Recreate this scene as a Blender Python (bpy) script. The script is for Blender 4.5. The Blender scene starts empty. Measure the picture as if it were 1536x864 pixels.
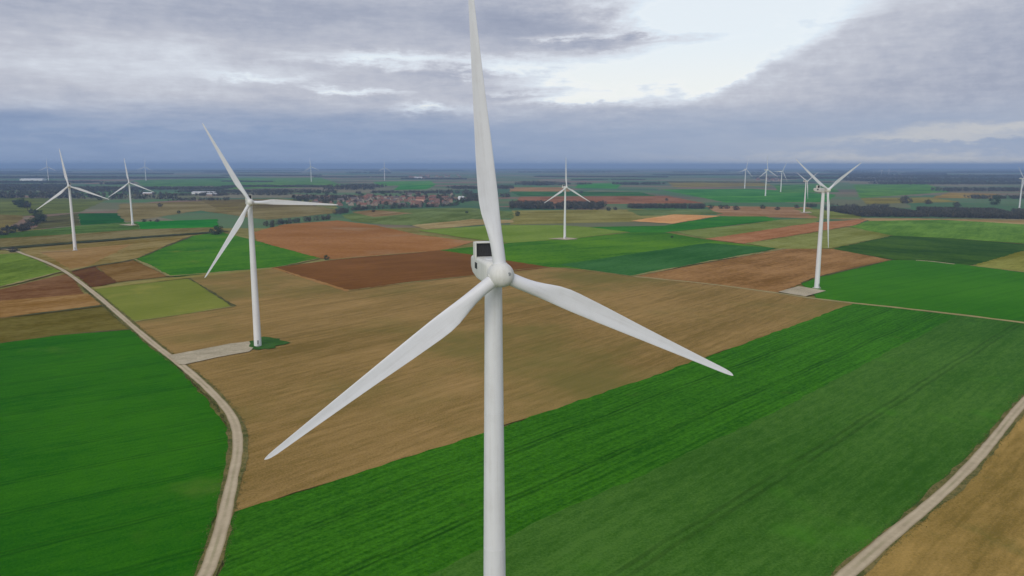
import bpy, bmesh, math, random
from mathutils import Vector, Matrix

R = math.radians
rng = random.Random(7)
scene = bpy.context.scene
COL = scene.collection

# ------------------------------------------------------------------ camera
F_PX, CAM_H, HORIZON = 1110.0, 100.0, 248.0
TH = math.atan((432 - HORIZON) / F_PX)
FW = Vector((0, math.cos(TH), -math.sin(TH)))
UPV = Vector((0, math.sin(TH), math.cos(TH)))
cam_d = bpy.data.cameras.new('camera')
cam_d.sensor_width = 36.0
cam_d.lens = 36.0 * F_PX / 1536.0
cam_d.clip_start = 0.5
cam_d.clip_end = 300000
cam = bpy.data.objects.new('camera', cam_d)
COL.objects.link(cam)
cam.location = (0, 0, CAM_H)
cam.rotation_euler = (math.pi / 2 - TH, 0, 0)
scene.camera = cam


def ray(px, py):
    return FW + Vector(((px - 768) / F_PX, 0, 0)) + UPV * ((432 - py) / F_PX)


def gp(px, py):
    """the spot on the flat ground that the photograph shows at this place"""
    d = ray(px, py)
    t = CAM_H / -d.z
    return Vector((d.x * t, d.y * t))


def azel(px, py):
    d = ray(px, py)
    return math.atan2(d.x, d.y), math.atan2(d.z, math.hypot(d.x, d.y))


# ------------------------------------------------------------------ object helpers
def tag(o, label=None, cat=None, group=None, kind=None):
    if label: o['label'] = label
    if cat: o['category'] = cat
    if group: o['group'] = group
    if kind: o['kind'] = kind
    return o


def mesh_obj(name, verts, faces, mat, parent=None, smooth=False, mats=None, fmat=None):
    me = bpy.data.meshes.new(name)
    me.from_pydata([tuple(v) for v in verts], [], faces)
    if mats:
        for m in mats: me.materials.append(m)
    elif mat:
        me.materials.append(mat)
    if fmat:
        me.polygons.foreach_set('material_index', fmat)
    if smooth:
        me.polygons.foreach_set('use_smooth', [True] * len(me.polygons))
    me.update()
    o = bpy.data.objects.new(name, me)
    COL.objects.link(o)
    if parent: o.parent = parent
    return o


def bm_obj(name, bm, mat, parent=None, smooth=False):
    me = bpy.data.meshes.new(name)
    bm.to_mesh(me)
    bm.free()
    me.materials.append(mat)
    if smooth:
        me.polygons.foreach_set('use_smooth', [True] * len(me.polygons))
    o = bpy.data.objects.new(name, me)
    COL.objects.link(o)
    if parent: o.parent = parent
    return o


def empty(name, loc, rz=0, scale=1):
    o = bpy.data.objects.new(name, None)
    COL.objects.link(o)
    o.empty_display_size = 0.5
    o.location = loc
    o.rotation_euler = (0, 0, rz)
    o.scale = (scale,) * 3
    return o


def copy_tree(o, parent=None):
    c = o.copy()
    COL.objects.link(c)
    c.parent = parent
    for ch in list(o.children):
        copy_tree(ch, c)
    return c


# ------------------------------------------------------------------ node helpers
def lin(c):
    out = []
    for v in c:
        v = max(v, 0) / 255.0
        out.append(v / 12.92 if v <= 0.04045 else ((v + 0.055) / 1.055) ** 2.4)
    return out


class NT:
    """small expression builder over a node tree"""
    def __init__(self, tree):
        self.t = tree

    def new(self, kind, **kw):
        n = self.t.nodes.new(kind)
        for k, v in kw.items(): setattr(n, k, v)
        return n

    def put(self, sock, v):
        if v is None: return
        if isinstance(v, X): self.t.links.new(v.s, sock)
        elif isinstance(v, bpy.types.NodeSocket): self.t.links.new(v, sock)
        else:
            if sock.type == 'RGBA' and len(v) == 3: v = (*v, 1)
            sock.default_value = v

    def math(self, op, a, b=None, c=None, clamp=False):
        n = self.new('ShaderNodeMath', operation=op, use_clamp=clamp)
        for i, v in enumerate((a, b, c)):
            if v is not None: self.put(n.inputs[i], v)
        return X(self, n.outputs[0])

    def smooth(self, x, a, b, lo=0.0, hi=1.0):
        n = self.new('ShaderNodeMapRange', interpolation_type='SMOOTHSTEP')
        self.put(n.inputs[0], x)
        for i, v in ((1, a), (2, b), (3, lo), (4, hi)): n.inputs[i].default_value = v
        return X(self, n.outputs[0])

    def vec(self, x, y, z=0.0):
        n = self.new('ShaderNodeCombineXYZ')
        for i, v in enumerate((x, y, z)): self.put(n.inputs[i], v)
        return X(self, n.outputs[0])

    def sep(self, v):
        n = self.new('ShaderNodeSeparateXYZ')
        self.put(n.inputs[0], v)
        return [X(self, n.outputs[i]) for i in range(3)]

    def noise(self, vec, scale, detail=4.0, rough=0.55, color=False, dist=0.0):
        n = self.new('ShaderNodeTexNoise')
        self.put(n.inputs['Vector'], vec)
        n.inputs['Scale'].default_value = scale
        n.inputs['Detail'].default_value = detail
        n.inputs['Roughness'].default_value = rough
        n.inputs['Distortion'].default_value = dist
        return X(self, n.outputs['Color' if color else 'Fac'])

    def mix(self, f, a, b, mode='MIX'):
        n = self.new('ShaderNodeMix', data_type='RGBA', blend_type=mode)
        self.put(n.inputs[0], f)
        self.put(n.inputs[6], a)
        self.put(n.inputs[7], b)
        return X(self, n.outputs[2])

    def ramp(self, f, stops, interp='LINEAR'):
        n = self.new('ShaderNodeValToRGB')
        cr = n.color_ramp
        cr.interpolation = interp
        while len(cr.elements) < len(stops): cr.elements.new(0.5)
        for e, (p, c) in zip(cr.elements, stops):
            e.position = p
            e.color = (*c, 1)
        self.put(n.inputs[0], f)
        return X(self, n.outputs[0])


class X:
    def __init__(self, nt, s): self.nt, self.s = nt, s
    def __add__(self, o): return self.nt.math('ADD', self, o)
    __radd__ = __add__
    def __sub__(self, o): return self.nt.math('SUBTRACT', self, o)
    def __rsub__(self, o): return self.nt.math('SUBTRACT', o, self)
    def __mul__(self, o): return self.nt.math('MULTIPLY', self, o)
    __rmul__ = __mul__
    def __truediv__(self, o): return self.nt.math('DIVIDE', self, o)
    def __neg__(self): return self.nt.math('MULTIPLY', self, -1.0)


def new_mat(name):
    m = bpy.data.materials.new(name)
    m.use_nodes = True
    nt = NT(m.node_tree)
    bs = m.node_tree.nodes['Principled BSDF']
    return m, nt, bs


def bump(nt, bs, h, strength, dist):
    n = nt.new('ShaderNodeBump')
    n.inputs['Strength'].default_value = strength
    n.inputs['Distance'].default_value = dist
    nt.put(n.inputs['Height'], h)
    nt.t.links.new(n.outputs[0], bs.inputs['Normal'])


# light that falls on level ground in this weather, for turning seen colours into surface colours
E_GROUND = 0.665
HAZE_D = 9.5e-5
HAZE_SEEN = (0.15, 0.22, 0.42)


HAZE_AT = [0.0]           # metres of air between camera and what is being coloured


def alb(c, k=1.0):
    t = math.exp(-HAZE_D * HAZE_AT[0])
    out = []
    for v, h, e in zip(lin(c), HAZE_SEEN, (1.0, 1.0, 1.06)):
        w = max((v - h * (1 - t)) / t, v * 0.2)
        out.append(min(0.8, w * k / E_GROUND / e))
    return out


def field_mat(name, c1, c2, ang=0.0, streak=0.6, big=0.5, fine=0.35, across=5.0, along=140.0, bigsize=130.0, stretch=3.0,
              tram=0.0, tram_sp=22.0, rows=0.0, row_sp=3.0, bump_s=0.5, third=None, grain=1.3):
    m, nt, bs = new_mat(name)
    pos = nt.new('ShaderNodeNewGeometry').outputs['Position']
    rot = nt.new('ShaderNodeVectorRotate', rotation_type='Z_AXIS')
    nt.put(rot.inputs['Vector'], pos)
    rot.inputs['Angle'].default_value = -ang
    x, y, z = nt.sep(rot.outputs[0])
    wob = nt.noise(pos, 0.02, 3) - 0.5
    yy = y + wob * 4.0
    st = nt.noise(nt.vec(x / along, yy / across, 0.0), 1.0, 4, 0.62) - 0.5
    st2 = nt.noise(nt.vec(x / (along * 0.35), yy / (across * 0.25), 3.0), 1.0, 3, 0.6) - 0.5
    bg = nt.noise(pos, 1.0 / bigsize, 3, 0.55) - 0.5
    bg2 = nt.noise(nt.vec(x / 2.2, yy, 7.0), 3.3 / bigsize, 5, 0.65) - 0.5
    fn = nt.noise(pos, grain, 4, 0.7) - 0.5
    md = nt.noise(nt.vec(x / stretch, yy, 5.0), 0.55, 5, 0.75) - 0.5
    f = 0.5 + md * (fine * 3.6) + st * (streak * 2.2) + st2 * (streak * 1.2) + bg * (big * 2.9) + bg2 * (big * 1.7) + fn * (fine * 4.2)
    if rows:
        w = nt.math('SINE', yy * (2 * math.pi / row_sp) + st * 3.0)
        f = f + w * nt.smooth(nt.noise(pos, 0.05, 4), 0.38, 0.62) * rows
    n = nt.math('MULTIPLY', f, 1.0, clamp=True)
    col = nt.mix(n, alb(c1), alb(c2))
    if third:
        col = nt.mix(nt.smooth(nt.noise(pos, 1.0 / third[1], 5, 0.62), third[2], third[2] + 0.16) * third[3], col, alb(third[0]))
    if tram:
        fr = nt.math('FRACT', yy / tram_sp)
        d1 = nt.math('ABSOLUTE', fr - 0.46)
        d2 = nt.math('ABSOLUTE', fr - 0.54)
        dd = nt.math('MINIMUM', d1, d2)
        line = nt.smooth(dd, 0.008, 0.028, 1.0, 0.0) * nt.smooth(nt.noise(pos, 0.05, 3), 0.3, 0.6, 0.35, 1.0)
        col = nt.mix(line * tram, col, alb([v * 0.62 for v in c1]))
    nt.put(bs.inputs['Base Color'], col)
    bs.inputs['Roughness'].default_value = 1.0
    bs.inputs['Specular IOR Level'].default_value = 0.0
    if bump_s:
        bump(nt, bs, nt.noise(pos, grain * 1.3, 4, 0.75) + st2 * 0.4, bump_s, 0.35)
    return m


def plain_mat(name, c, rough=0.6, var=0.15, scale=1.0, spec=0.3, k=1.0):
    m, nt, bs = new_mat(name)
    tc = nt.new('ShaderNodeTexCoord').outputs['Object']
    n = nt.noise(tc, scale, 4, 0.6)
    a = alb([v * (1 - var) for v in c], k)
    b = alb([min(255, v * (1 + var)) for v in c], k)
    nt.put(bs.inputs['Base Color'], nt.mix(n, a, b))
    bs.inputs['Roughness'].default_value = rough
    bs.inputs['Specular IOR Level'].default_value = spec
    return m


# ------------------------------------------------------------------ sky and light
SUN_EL, SUN_AZ = R(26), R(198)     # azimuth clockwise from +Y: behind the camera, to the left
world = bpy.data.worlds.new('World')
scene.world = world
world.use_nodes = True
wt = NT(world.node_tree)
bg = world.node_tree.nodes['Background']
bg.inputs['Strength'].default_value = 0.1
sky = wt.new('ShaderNodeTexSky', sky_type='NISHITA')
sky.sun_disc = False
sky.sun_elevation = SUN_EL
sky.sun_rotation = SUN_AZ
sky.altitude = 100
direction = wt.new('ShaderNodeTexCoord').outputs['Generated']
dx, dy, dz = wt.sep(direction)
az = wt.math('ARCTAN2', dx, dy)
el = wt.math('ARCSINE', dz)
elp = wt.math('MAXIMUM', dz, 0.0)
# cloud deck seen in perspective: a flat layer high above the ground
px_ = dx / (elp + 0.07)
py_ = dy / (elp + 0.07)
deck = wt.vec(px_, py_, 0.0)
n_big = wt.noise(deck, 0.42, 7, 0.58) - 0.5
n_mid = wt.noise(wt.vec(px_ + 7.3, py_ + 2.1, 0.4), 1.3, 8, 0.62) - 0.5
angv = wt.vec(az * 2.6, el * 15.0, 0.0)
n_str = wt.noise(angv, 1.6, 8, 0.58, dist=0.5) - 0.5
n_str2 = wt.noise(wt.vec(az * 9.0, el * 34.0, 2.0), 1.5, 8, 0.62) - 0.5
n_puff = wt.noise(wt.vec(az * 14.0, el * 22.0, 5.0), 1.6, 7, 0.6) - 0.5
n_h = wt.noise(wt.vec(az * 26.0, el * 90.0, 4.0), 1.6, 7, 0.66) - 0.5
wa = az + n_str * 0.18 + n_puff * 0.07 + n_h * 0.04
we = el + n_str2 * 0.035 + n_puff * 0.02 + n_h * 0.016


def blob(px, py, sx, sy, tilt=0.0, soft=False):
    """a soft patch of the sky round one direction; sizes in pixels of the photograph, here angles"""
    a0, e0 = azel(px, py)
    sa, se = sx / 1110.0, sy / 1110.0
    A = (az if soft else wa) - a0
    Ee = (el if soft else we) - e0
    c, s = math.cos(R(tilt)), math.sin(R(tilt))
    u = (A * c + Ee * s) / sa
    v = (Ee * c - A * s) / se
    return wt.math('EXPONENT', -(u * u + v * v))


# bright break in the clouds
gap = blob(1060, 70, 150, 62) * 1.0 + blob(1190, 10, 120, 48) * 0.85 + blob(960, 112, 150, 26, 4) * 0.95 + blob(1000, 15, 80, 32) * 0.85 \
    + blob(760, 100, 120, 12) * 0.55 + blob(590, 86, 90, 9) * 0.62 + blob(640, 164, 60, 7) * 0.75 + blob(530, 138, 70, 5) * 0.55 \
    + blob(860, 148, 70, 7) * 0.65 + blob(400, 116, 70, 5) * 0.35 + blob(1110, 130, 60, 25) * 0.5 + blob(845, 56, 34, 5) * 0.5
cut = blob(960, 64, 120, 9, 0) * 0.75 + blob(800, 35, 130, 28) * 0.5 + blob(690, 113, 90, 8) * 0.35 + blob(770, 143, 50, 6) * 0.45 + blob(1085, 50, 70, 5) * 0.55 + blob(1215, 34, 60, 4, -4) * 0.5 + blob(1010, 46, 50, 5) * 0.4
# the big cloud on the right, with its rising left edge
a1, e1 = azel(1030, 152)
a2, e2 = azel(1325, 0)
ln = math.hypot(a2 - a1, e2 - e1)
n_puff2 = wt.noise(wt.vec(az * 34.0, el * 50.0, 8.0), 1.6, 6, 0.6) - 0.5
ea = az + n_puff * 0.13 + n_str * 0.05 + n_puff2 * 0.12
ee = el + n_puff * 0.08 + n_str2 * 0.015 + n_puff2 * 0.03
side = ((ea - a1) * ((e2 - e1) / ln) - (ee - e1) * ((a2 - a1) / ln))     # > 0 right of the edge
right_cloud = wt.smooth(side, -0.007, 0.017)
L = 0.43 + n_big * 0.42 + n_mid * 0.2 + n_str * 0.30 + n_str2 * 0.18
L = L + gap * (0.64 + n_str * 0.55 + n_str2 * 0.5) - cut * 0.5
Lr = 0.30 + n_str * 0.18 + n_str2 * 0.13 + n_puff * 0.09 + wt.smooth(side, 0.0, 0.14, 0.20, 0.0) + n_mid * 0.05 + n_puff2 * 0.12
mixr = wt.new('ShaderNodeMix', data_type='FLOAT')
wt.put(mixr.inputs[0], right_cloud)
wt.put(mixr.inputs[2], L)
wt.put(mixr.inputs[3], Lr)
L = X(wt, mixr.outputs[0])
# brighter veil on the left, darker slate top left
n_fine = wt.noise(wt.vec(az * 16.0, el * 110.0, 11.0), 1.5, 6, 0.65) - 0.5
L = L + n_fine * 0.20 + n_puff2 * 0.16 + n_puff * 0.12
L = L + blob(230, 95, 330, 30, 0, True) * 0.16 - blob(420, 20, 380, 30, 0, True) * 0.10
cloud = wt.ramp(wt.math('MULTIPLY', L, 1.0, clamp=True), [
    (0.0, lin((138, 148, 172))), (0.28, lin((166, 173, 191))), (0.48, lin((192, 196, 208))),
    (0.66, lin((215, 221, 231))), (0.84, lin((224, 235, 245))), (1.0, lin((242, 248, 252)))])
warm = wt.smooth(L, 0.72, 0.95) * wt.smooth(el, azel(768, 60)[1], azel(768, 140)[1])
cloud = wt.mix(warm * 0.75, cloud, lin((251, 250, 246)))
# blue-grey rain band low over the land
band_n = n_str2 * 0.020 + n_str * 0.020
e_band = azel(768, 178)[1]
band = wt.smooth(el + band_n, e_band + 0.028, e_band - 0.022)
band_n2 = wt.math('MULTIPLY', 0.5 + n_str * 0.9 + n_str2 * 0.7 + n_fine * 0.5, 1.0, clamp=True)
blue_l = wt.mix(band_n2, lin((116, 140, 178)), lin((149, 167, 196)))
blue_r = wt.mix(band_n2, lin((146, 163, 191)), lin((172, 182, 200)))
blue = wt.mix(wt.smooth(az, -0.35, 0.35), blue_l, blue_r)
cloud = wt.mix(band * 0.93, cloud, blue)
# pale streaks low on the right
pale = blob(1500, 190, 190, 8, 4) * 0.9 + blob(1420, 240, 300, 10) * 1.0 + blob(1480, 206, 150, 4) * 0.5
cloud = wt.mix(wt.math('MULTIPLY', pale, 1.0, clamp=True) * 0.9, cloud, lin((204, 204, 204)))
pale2 = blob(350, 190, 260, 5) * 0.6 + blob(150, 205, 200, 3) * 0.4
cloud = wt.mix(wt.math('MULTIPLY', pale2, 1.0, clamp=True) * 0.5, cloud, lin((168, 178, 198)))
sc = wt.new('ShaderNodeVectorMath', operation='SCALE')
wt.put(sc.inputs[0], cloud)
sc.inputs['Scale'].default_value = 10.0      # the Background brings it back to 1
# a little of the clear sky shows through the thinnest cloud
thin = wt.smooth(L, 0.75, 1.1) * 0.18
final = wt.mix(thin, X(wt, sc.outputs[0]), X(wt, sky.outputs[0]))
wt.put(bg.inputs['Color'], final)

sun_d = bpy.data.lights.new('sun', 'SUN')
sun_d.energy = 1.5
sun_d.angle = R(40)
sun_d.color = (1.0, 0.95, 0.88)
sun = bpy.data.objects.new('sun', sun_d)
COL.objects.link(sun)
sdir = Vector((math.sin(SUN_AZ) * math.cos(SUN_EL), math.cos(SUN_AZ) * math.cos(SUN_EL), math.sin(SUN_EL)))
sun.rotation_euler = sdir.to_track_quat('Z', 'Y').to_euler()
sun.location = (0, 0, 400)

# ------------------------------------------------------------------ haze
hz, hnt, hbs = new_mat('haze_air')
hz.node_tree.nodes.remove(hbs)
pv = hnt.new('ShaderNodeVolumePrincipled')
pv.inputs['Color'].default_value = (0.44, 0.65, 1.0, 1)
pv.inputs['Density'].default_value = HAZE_D
pv.inputs['Anisotropy'].default_value = 0.0
hz.node_tree.links.new(pv.outputs[0], hz.node_tree.nodes['Material Output'].inputs['Volume'])
bm = bmesh.new()
bmesh.ops.create_cube(bm, size=1.0)
for v in bm.verts:
    v.co = Vector((v.co.x * 54000, v.co.y * 54000, -1.0 if v.co.z < 0 else 140.0))
haze = bm_obj('haze', bm, hz)
tag(haze, kind='stuff')

# ------------------------------------------------------------------ ground
gm, nt, bs = new_mat('far_farmland')
pos = nt.new('ShaderNodeNewGeometry').outputs['Position']
wn = nt.noise(pos, 0.0011, 2, 0.5, color=True)
addv = nt.new('ShaderNodeVectorMath', operation='MULTIPLY_ADD')
nt.put(addv.inputs[0], wn)
addv.inputs[1].default_value = (260, 260, 0)
nt.put(addv.inputs[2], pos)


def parcels(ang, sx, sy, seed):
    r = nt.new('ShaderNodeVectorRotate', rotation_type='Z_AXIS')
    nt.put(r.inputs['Vector'], addv.outputs[0])
    r.inputs['Angle'].default_value = ang
    x, y, z = nt.sep(r.outputs[0])
    v = nt.new('ShaderNodeTexVoronoi', feature='F1', distance='CHEBYCHEV', voronoi_dimensions='2D')
    v.inputs['Scale'].default_value = 1.0
    v.inputs['Randomness'].default_value = 0.85
    nt.put(v.inputs['Vector'], nt.vec(x / sx + seed, y / sy, 0))
    c = nt.new('ShaderNodeSeparateColor')
    nt.put(c.inputs[0], v.outputs['Color'])
    return X(nt, c.outputs[0]), X(nt, c.outputs[1])


p1, q1 = parcels(R(24), 520, 260, 3.1)
p2, q2 = parcels(R(-38), 700, 330, 9.7)
sel = nt.smooth(nt.noise(pos, 0.0006, 2), 0.48, 0.52)
far_cols = [(96, 98, 68), (60, 96, 58), (112, 98, 78), (78, 104, 66), (120, 92, 78), (52, 88, 62), (100, 104, 76), (90, 84, 66), (66, 104, 58), (116, 108, 86)]
stops = [(i / len(far_cols), alb(c)) for i, c in enumerate(far_cols)]
colA = nt.ramp(p1, stops, 'CONSTANT')
colB = nt.ramp(p2, stops, 'CONSTANT')
col = nt.mix(sel, colA, colB)
shade = nt.noise(pos, 0.012, 5, 0.6)
col = nt.mix(nt.smooth(shade, 0.3, 0.75) * 0.5, col, alb((84, 88, 62)))
nt.put(bs.inputs['Base Color'], col)
bs.inputs['Roughness'].default_value = 1.0
bs.inputs['Specular IOR Level'].default_value = 0.05
ax = [0]
s = 150
while s < 22000:
    ax.append(s)
    s = int(s * 1.55) + 40
ax.append(25500)
ax = sorted([-a for a in ax[1:]] + ax)
verts = [(x, y, 0) for y in ax for x in ax]
n = len(ax)
faces = [(j * n + i, j * n + i + 1, (j + 1) * n + i + 1, (j + 1) * n + i) for j in range(n - 1) for i in range(n - 1)]
tag(mesh_obj('ground', verts, faces, gm), kind='structure')

LAYER = [0]


def sheet(name, pts, mat, z=None, wob=1.5, step=5.0, world_pts=False):
    """one level surface on the ground with slightly uneven edges"""
    W = [Vector(p) for p in pts] if world_pts else [gp(*p) for p in pts]
    LAYER[0] += 1
    zz = 0.02 + LAYER[0] * 0.012 if z is None else z
    ring = []
    for i, a in enumerate(W):
        b = W[(i + 1) % len(W)]
        d = b - a
        st = max(step, a.length / 160.0)
        k = max(1, min(160, int(d.length / st)))
        nrm = Vector((-d.y, d.x)).normalized() if d.length > 0 else Vector((0, 0))
        ph = rng.random() * 6.28
        for j in range(k):
            p = a.lerp(b, j / k)
            w = wob * max(1.0, p.length / 600.0)
            q = d.length * j / k
            slow = 0.5 * math.sin(q / 17.0 + ph) + 0.4 * math.sin(q / 41.0 + 2 * ph)
            ring.append(p + nrm * (((rng.random() - 0.5) + slow * 0.5) * w if j else 0))
    bm = bmesh.new()
    vs = [bm.verts.new((p.x, p.y, zz)) for p in ring]
    f = bm.faces.new(vs)
    f.normal_update()
    if f.normal.z < 0: f.normal_flip()
    bmesh.ops.triangulate(bm, faces=[f])
    o = bm_obj(name, bm, mat)
    return tag(o, kind='structure')


def gang(p, q):
    a, b = gp(*p), gp(*q)
    return math.atan2(b.y - a.y, b.x - a.x)


ROW = gang((350, 772), (1280, 458))         # the direction the two big green fields are drilled in
ROWB = gang((365, 720), (1180, 442))

def field(pts, c1, c2, ang=None, **kw):
    """a field: darker and lighter crop colour"""
    ds = sorted(gp(*p).length for p in pts)
    HAZE_AT[0] = ds[len(ds) // 2] * 0.75
    m = field_mat('field_soil_and_crop', c1, c2, ROW if ang is None else ang, **kw)
    HAZE_AT[0] = 0.0
    return sheet('field', pts, m)


def sh(c, d):
    return tuple(max(0, v + d) for v in c)


def ff(pts, c, d=14, ang=None, **kw):
    a = dict(streak=0.8, big=0.9, fine=0.45, bump_s=0.0, across=20.0, along=240.0, grain=0.12)
    a.update(kw)
    return field(pts, sh(c, -d), sh(c, d), gang(pts[0], pts[1]) if ang is None else ang, **a)


ff([(-400, 345), (700, 341), (1950, 338), (2000, 560), (2300, 1010), (-900, 1010), (-700, 520)], (112, 106, 66), 12, bigsize=60)
# --- far strips, beyond a kilometre
ff([(765, 281), (850, 281), (856, 288), (765, 288)], (132, 110, 98))
ff([(868, 275), (935, 275), (925, 283), (862, 282)], (66, 118, 72))
ff([(560, 273), (645, 271), (655, 277), (570, 279)], (80, 120, 82))
ff([(600, 278), (655, 277), (640, 284), (590, 285)], (62, 116, 70))
ff([(300, 268), (480, 266), (520, 280), (330, 284)], (86, 116, 80))
ff([(200, 270), (330, 268), (380, 277), (220, 281)], (80, 112, 84))
ff([(765, 287), (960, 288), (985, 294), (780, 294)], (58, 94, 74))
ff([(780, 295), (1000, 294), (1058, 305), (770, 307)], (122, 92, 84))
ff([(990, 284), (1130, 283), (1255, 292), (1240, 303), (1090, 304)], (66, 114, 72))
ff([(1000, 272), (1140, 272), (1160, 279), (1010, 281)], (112, 110, 84))
ff([(1160, 278), (1240, 276), (1260, 288), (1170, 290)], (76, 112, 74))
ff([(1280, 277), (1390, 276), (1425, 288), (1290, 297)], (82, 116, 76))
ff([(1425, 289), (1500, 291), (1490, 298), (1395, 297)], (126, 112, 84))
ff([(1290, 297), (1395, 296), (1440, 303), (1300, 306)], (112, 108, 76))
ff([(768, 316), (960, 314), (1062, 321), (945, 333), (765, 337)], (116, 112, 76))
ff([(1058, 309), (1210, 311), (1300, 330), (1080, 324)], (134, 108, 92))
ff([(1190, 313), (1290, 314), (1292, 328), (1230, 328)], (104, 112, 72))
ff([(940, 315), (1060, 314), (1085, 321), (960, 324)], (88, 104, 76))
ff([(0, 320), (40, 324), (8, 345), (-120, 352), (-150, 330)], (106, 98, 72))
ff([(0, 296), (160, 300), (120, 318), (40, 324), (-60, 318)], (88, 98, 66))
ff([(180, 306), (420, 298), (520, 318), (400, 330), (300, 316), (190, 333), (176, 320)], (110, 102, 80))
ff([(300, 300), (420, 298), (470, 308), (330, 316)], (98, 92, 72))
ff([(420, 298), (500, 302), (506, 314), (480, 310)], (104, 108, 80))
ff([(117, 320), (176, 320), (188, 334), (120, 338)], (40, 84, 50), 8)
ff([(70, 325), (117, 320), (120, 338), (50, 344)], (76, 78, 62))
ff([(512, 323), (575, 314), (704, 312), (770, 318), (770, 328), (708, 329), (618, 338), (575, 337), (528, 332)], (90, 104, 70))
ff([(528, 318), (560, 315), (620, 320), (560, 326)], (120, 102, 84))
ff([(618, 338), (708, 329), (770, 330), (770, 334), (640, 344)], (138, 122, 92))
# --- left side, middle distance
ff([(-80, 355), (0, 351), (117, 339), (204, 333), (211, 344), (117, 351), (0, 358), (-80, 366)], (74, 98, 58))
ff([(204, 333), (325, 329), (330, 342), (211, 344)], (46, 112, 50), 10)
ff([(-80, 367), (0, 358), (117, 351), (211, 344), (335, 341), (335, 347), (117, 362), (0, 371), (-80, 379)], (106, 98, 72))
ff([(30, 374), (117, 366), (292, 353), (330, 349), (201, 390), (107, 408), (40, 383)], (120, 106, 72), 14)
ff([(60, 378), (200, 366), (130, 400), (105, 404)], (132, 106, 74), 10)
ff([(-90, 386), (0, 382), (33, 380), (92, 408), (0, 431), (-120, 452)], (90, 110, 50), 14, gang((0, 431), (92, 408)), big=0.7)
ff([(-120, 456), (0, 435), (97, 412), (112, 422), (127, 442), (0, 453), (-140, 468)], (106, 76, 54), 14, gang((0, 452), (125, 441)))
ff([(-140, 468), (0, 452), (137, 441), (156, 459), (0, 479), (-160, 496)], (130, 100, 64), 14)
ff([(-160, 497), (0, 479), (154, 460), (198, 496), (0, 517), (-180, 538)], (94, 86, 46), 12)
ff([(107, 408), (143, 400), (176, 424), (137, 433)], (88, 62, 46), 8)
ff([(143, 400), (201, 391), (254, 415), (176, 424)], (112, 88, 58), 12)
field([(201, 390), (290, 354), (330, 348), (385, 362), (480, 388), (408, 403), (262, 416), (252, 414)], (46, 92, 28), (74, 116, 44),
      gang((262, 416), (408, 402)), streak=0.5, big=0.85, fine=0.4, grain=0.2, across=15, bump_s=0, third=((120, 118, 62), 60, 0.6, 0.5))
field([(380, 349), (425, 337), (506, 331), (562, 338), (629, 353), (712, 363), (668, 375), (640, 379), (510, 390), (480, 388), (385, 362)],
      (124, 86, 58), (148, 108, 78), gang((385, 362), (640, 368)), streak=0.45, big=0.8, fine=0.4, grain=0.2, across=15, bump_s=0, bigsize=260,
      third=((140, 116, 96), 210, 0.52, 0.7))
field([(627, 346), (740, 338), (837, 338), (883, 341), (946, 348), (850, 359), (764, 365), (700, 358), (682, 355)], (92, 114, 58), (112, 130, 72),
      None, streak=0.5, big=0.7, fine=0.4, grain=0.2, across=15, bump_s=0)
field([(659, 376), (709, 371), (764, 365), (855, 359), (946, 349), (992, 348), (1060, 360), (1165, 373), (946, 415), (892, 407), (819, 401), (759, 396), (720, 385), (668, 378)],
      (52, 94, 28), (82, 120, 48), gang((740, 385), (1060, 360)), streak=0.7, big=0.85, fine=0.4, grain=0.2, across=15, bump_s=0, bigsize=170)
field([(840, 398), (946, 382), (1060, 365), (1168, 373), (946, 416), (892, 407)], (42, 82, 50), (62, 102, 64), gang((946, 415), (1165, 373)),
      streak=0.6, big=0.7, fine=0.4, grain=0.2, across=15, bump_s=0)
ff([(883, 341), (996, 339), (1078, 325), (1147, 325), (1170, 330), (1056, 343), (996, 349), (946, 349)], (52, 104, 46), 10)
ff([(1010, 348), (1101, 339), (1170, 330), (1238, 327), (1224, 334), (1124, 349), (1065, 360)], (102, 112, 70), 12)
ff([(945, 332), (1010, 322), (1080, 324), (1008, 336)], (182, 136, 100), 10)
ff([(1058, 359), (1124, 349), (1224, 334), (1305, 329), (1284, 338), (1192, 353), (1115, 366)], (144, 102, 78), 12)
ff([(1117, 366), (1192, 354), (1270, 342), (1358, 349), (1248, 373), (1177, 375)], (112, 116, 72), 12)
ff([(1275, 341), (1304, 331), (1412, 329), (1536, 336), (1700, 342), (1720, 376), (1536, 366), (1426, 358), (1340, 354)], (84, 116, 56), 14)
ff([(1290, 327), (1536, 330), (1720, 338), (1700, 343), (1536, 337), (1412, 330), (1304, 332)], (140, 120, 92), 10)
ff([(1248, 374), (1338, 354), (1426, 358), (1536, 367), (1600, 371), (1452, 400), (1384, 393), (1336, 390)], (56, 82, 42), 10, gang((1384, 392), (1536, 405)))
ff([(1455, 400), (1536, 377), (1600, 371), (1760, 385), (1780, 430), (1536, 410)], (114, 114, 62), 14)
field([(949, 416), (1177, 374), (1248, 374), (1338, 391), (1228, 417), (1202, 426), (1166, 441)], (108, 80, 52), (146, 112, 78),
      gang((951, 416), (1177, 375)), streak=0.7, big=0.85, fine=0.4, grain=0.2, across=15, bump_s=0)
field([(1338, 391), (1384, 392), (1452, 399), (1536, 409), (1760, 432), (1780, 520), (1536, 485.5), (1437, 473), (1282, 456), (1225, 449), (1202, 426), (1231, 416)],
      (46, 95, 20), (63, 113, 34), gang((1282, 455), (1536, 408)), streak=0.35, big=0.5, fine=0.25, bump_s=0.2, tram=0.22, tram_sp=24)
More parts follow.
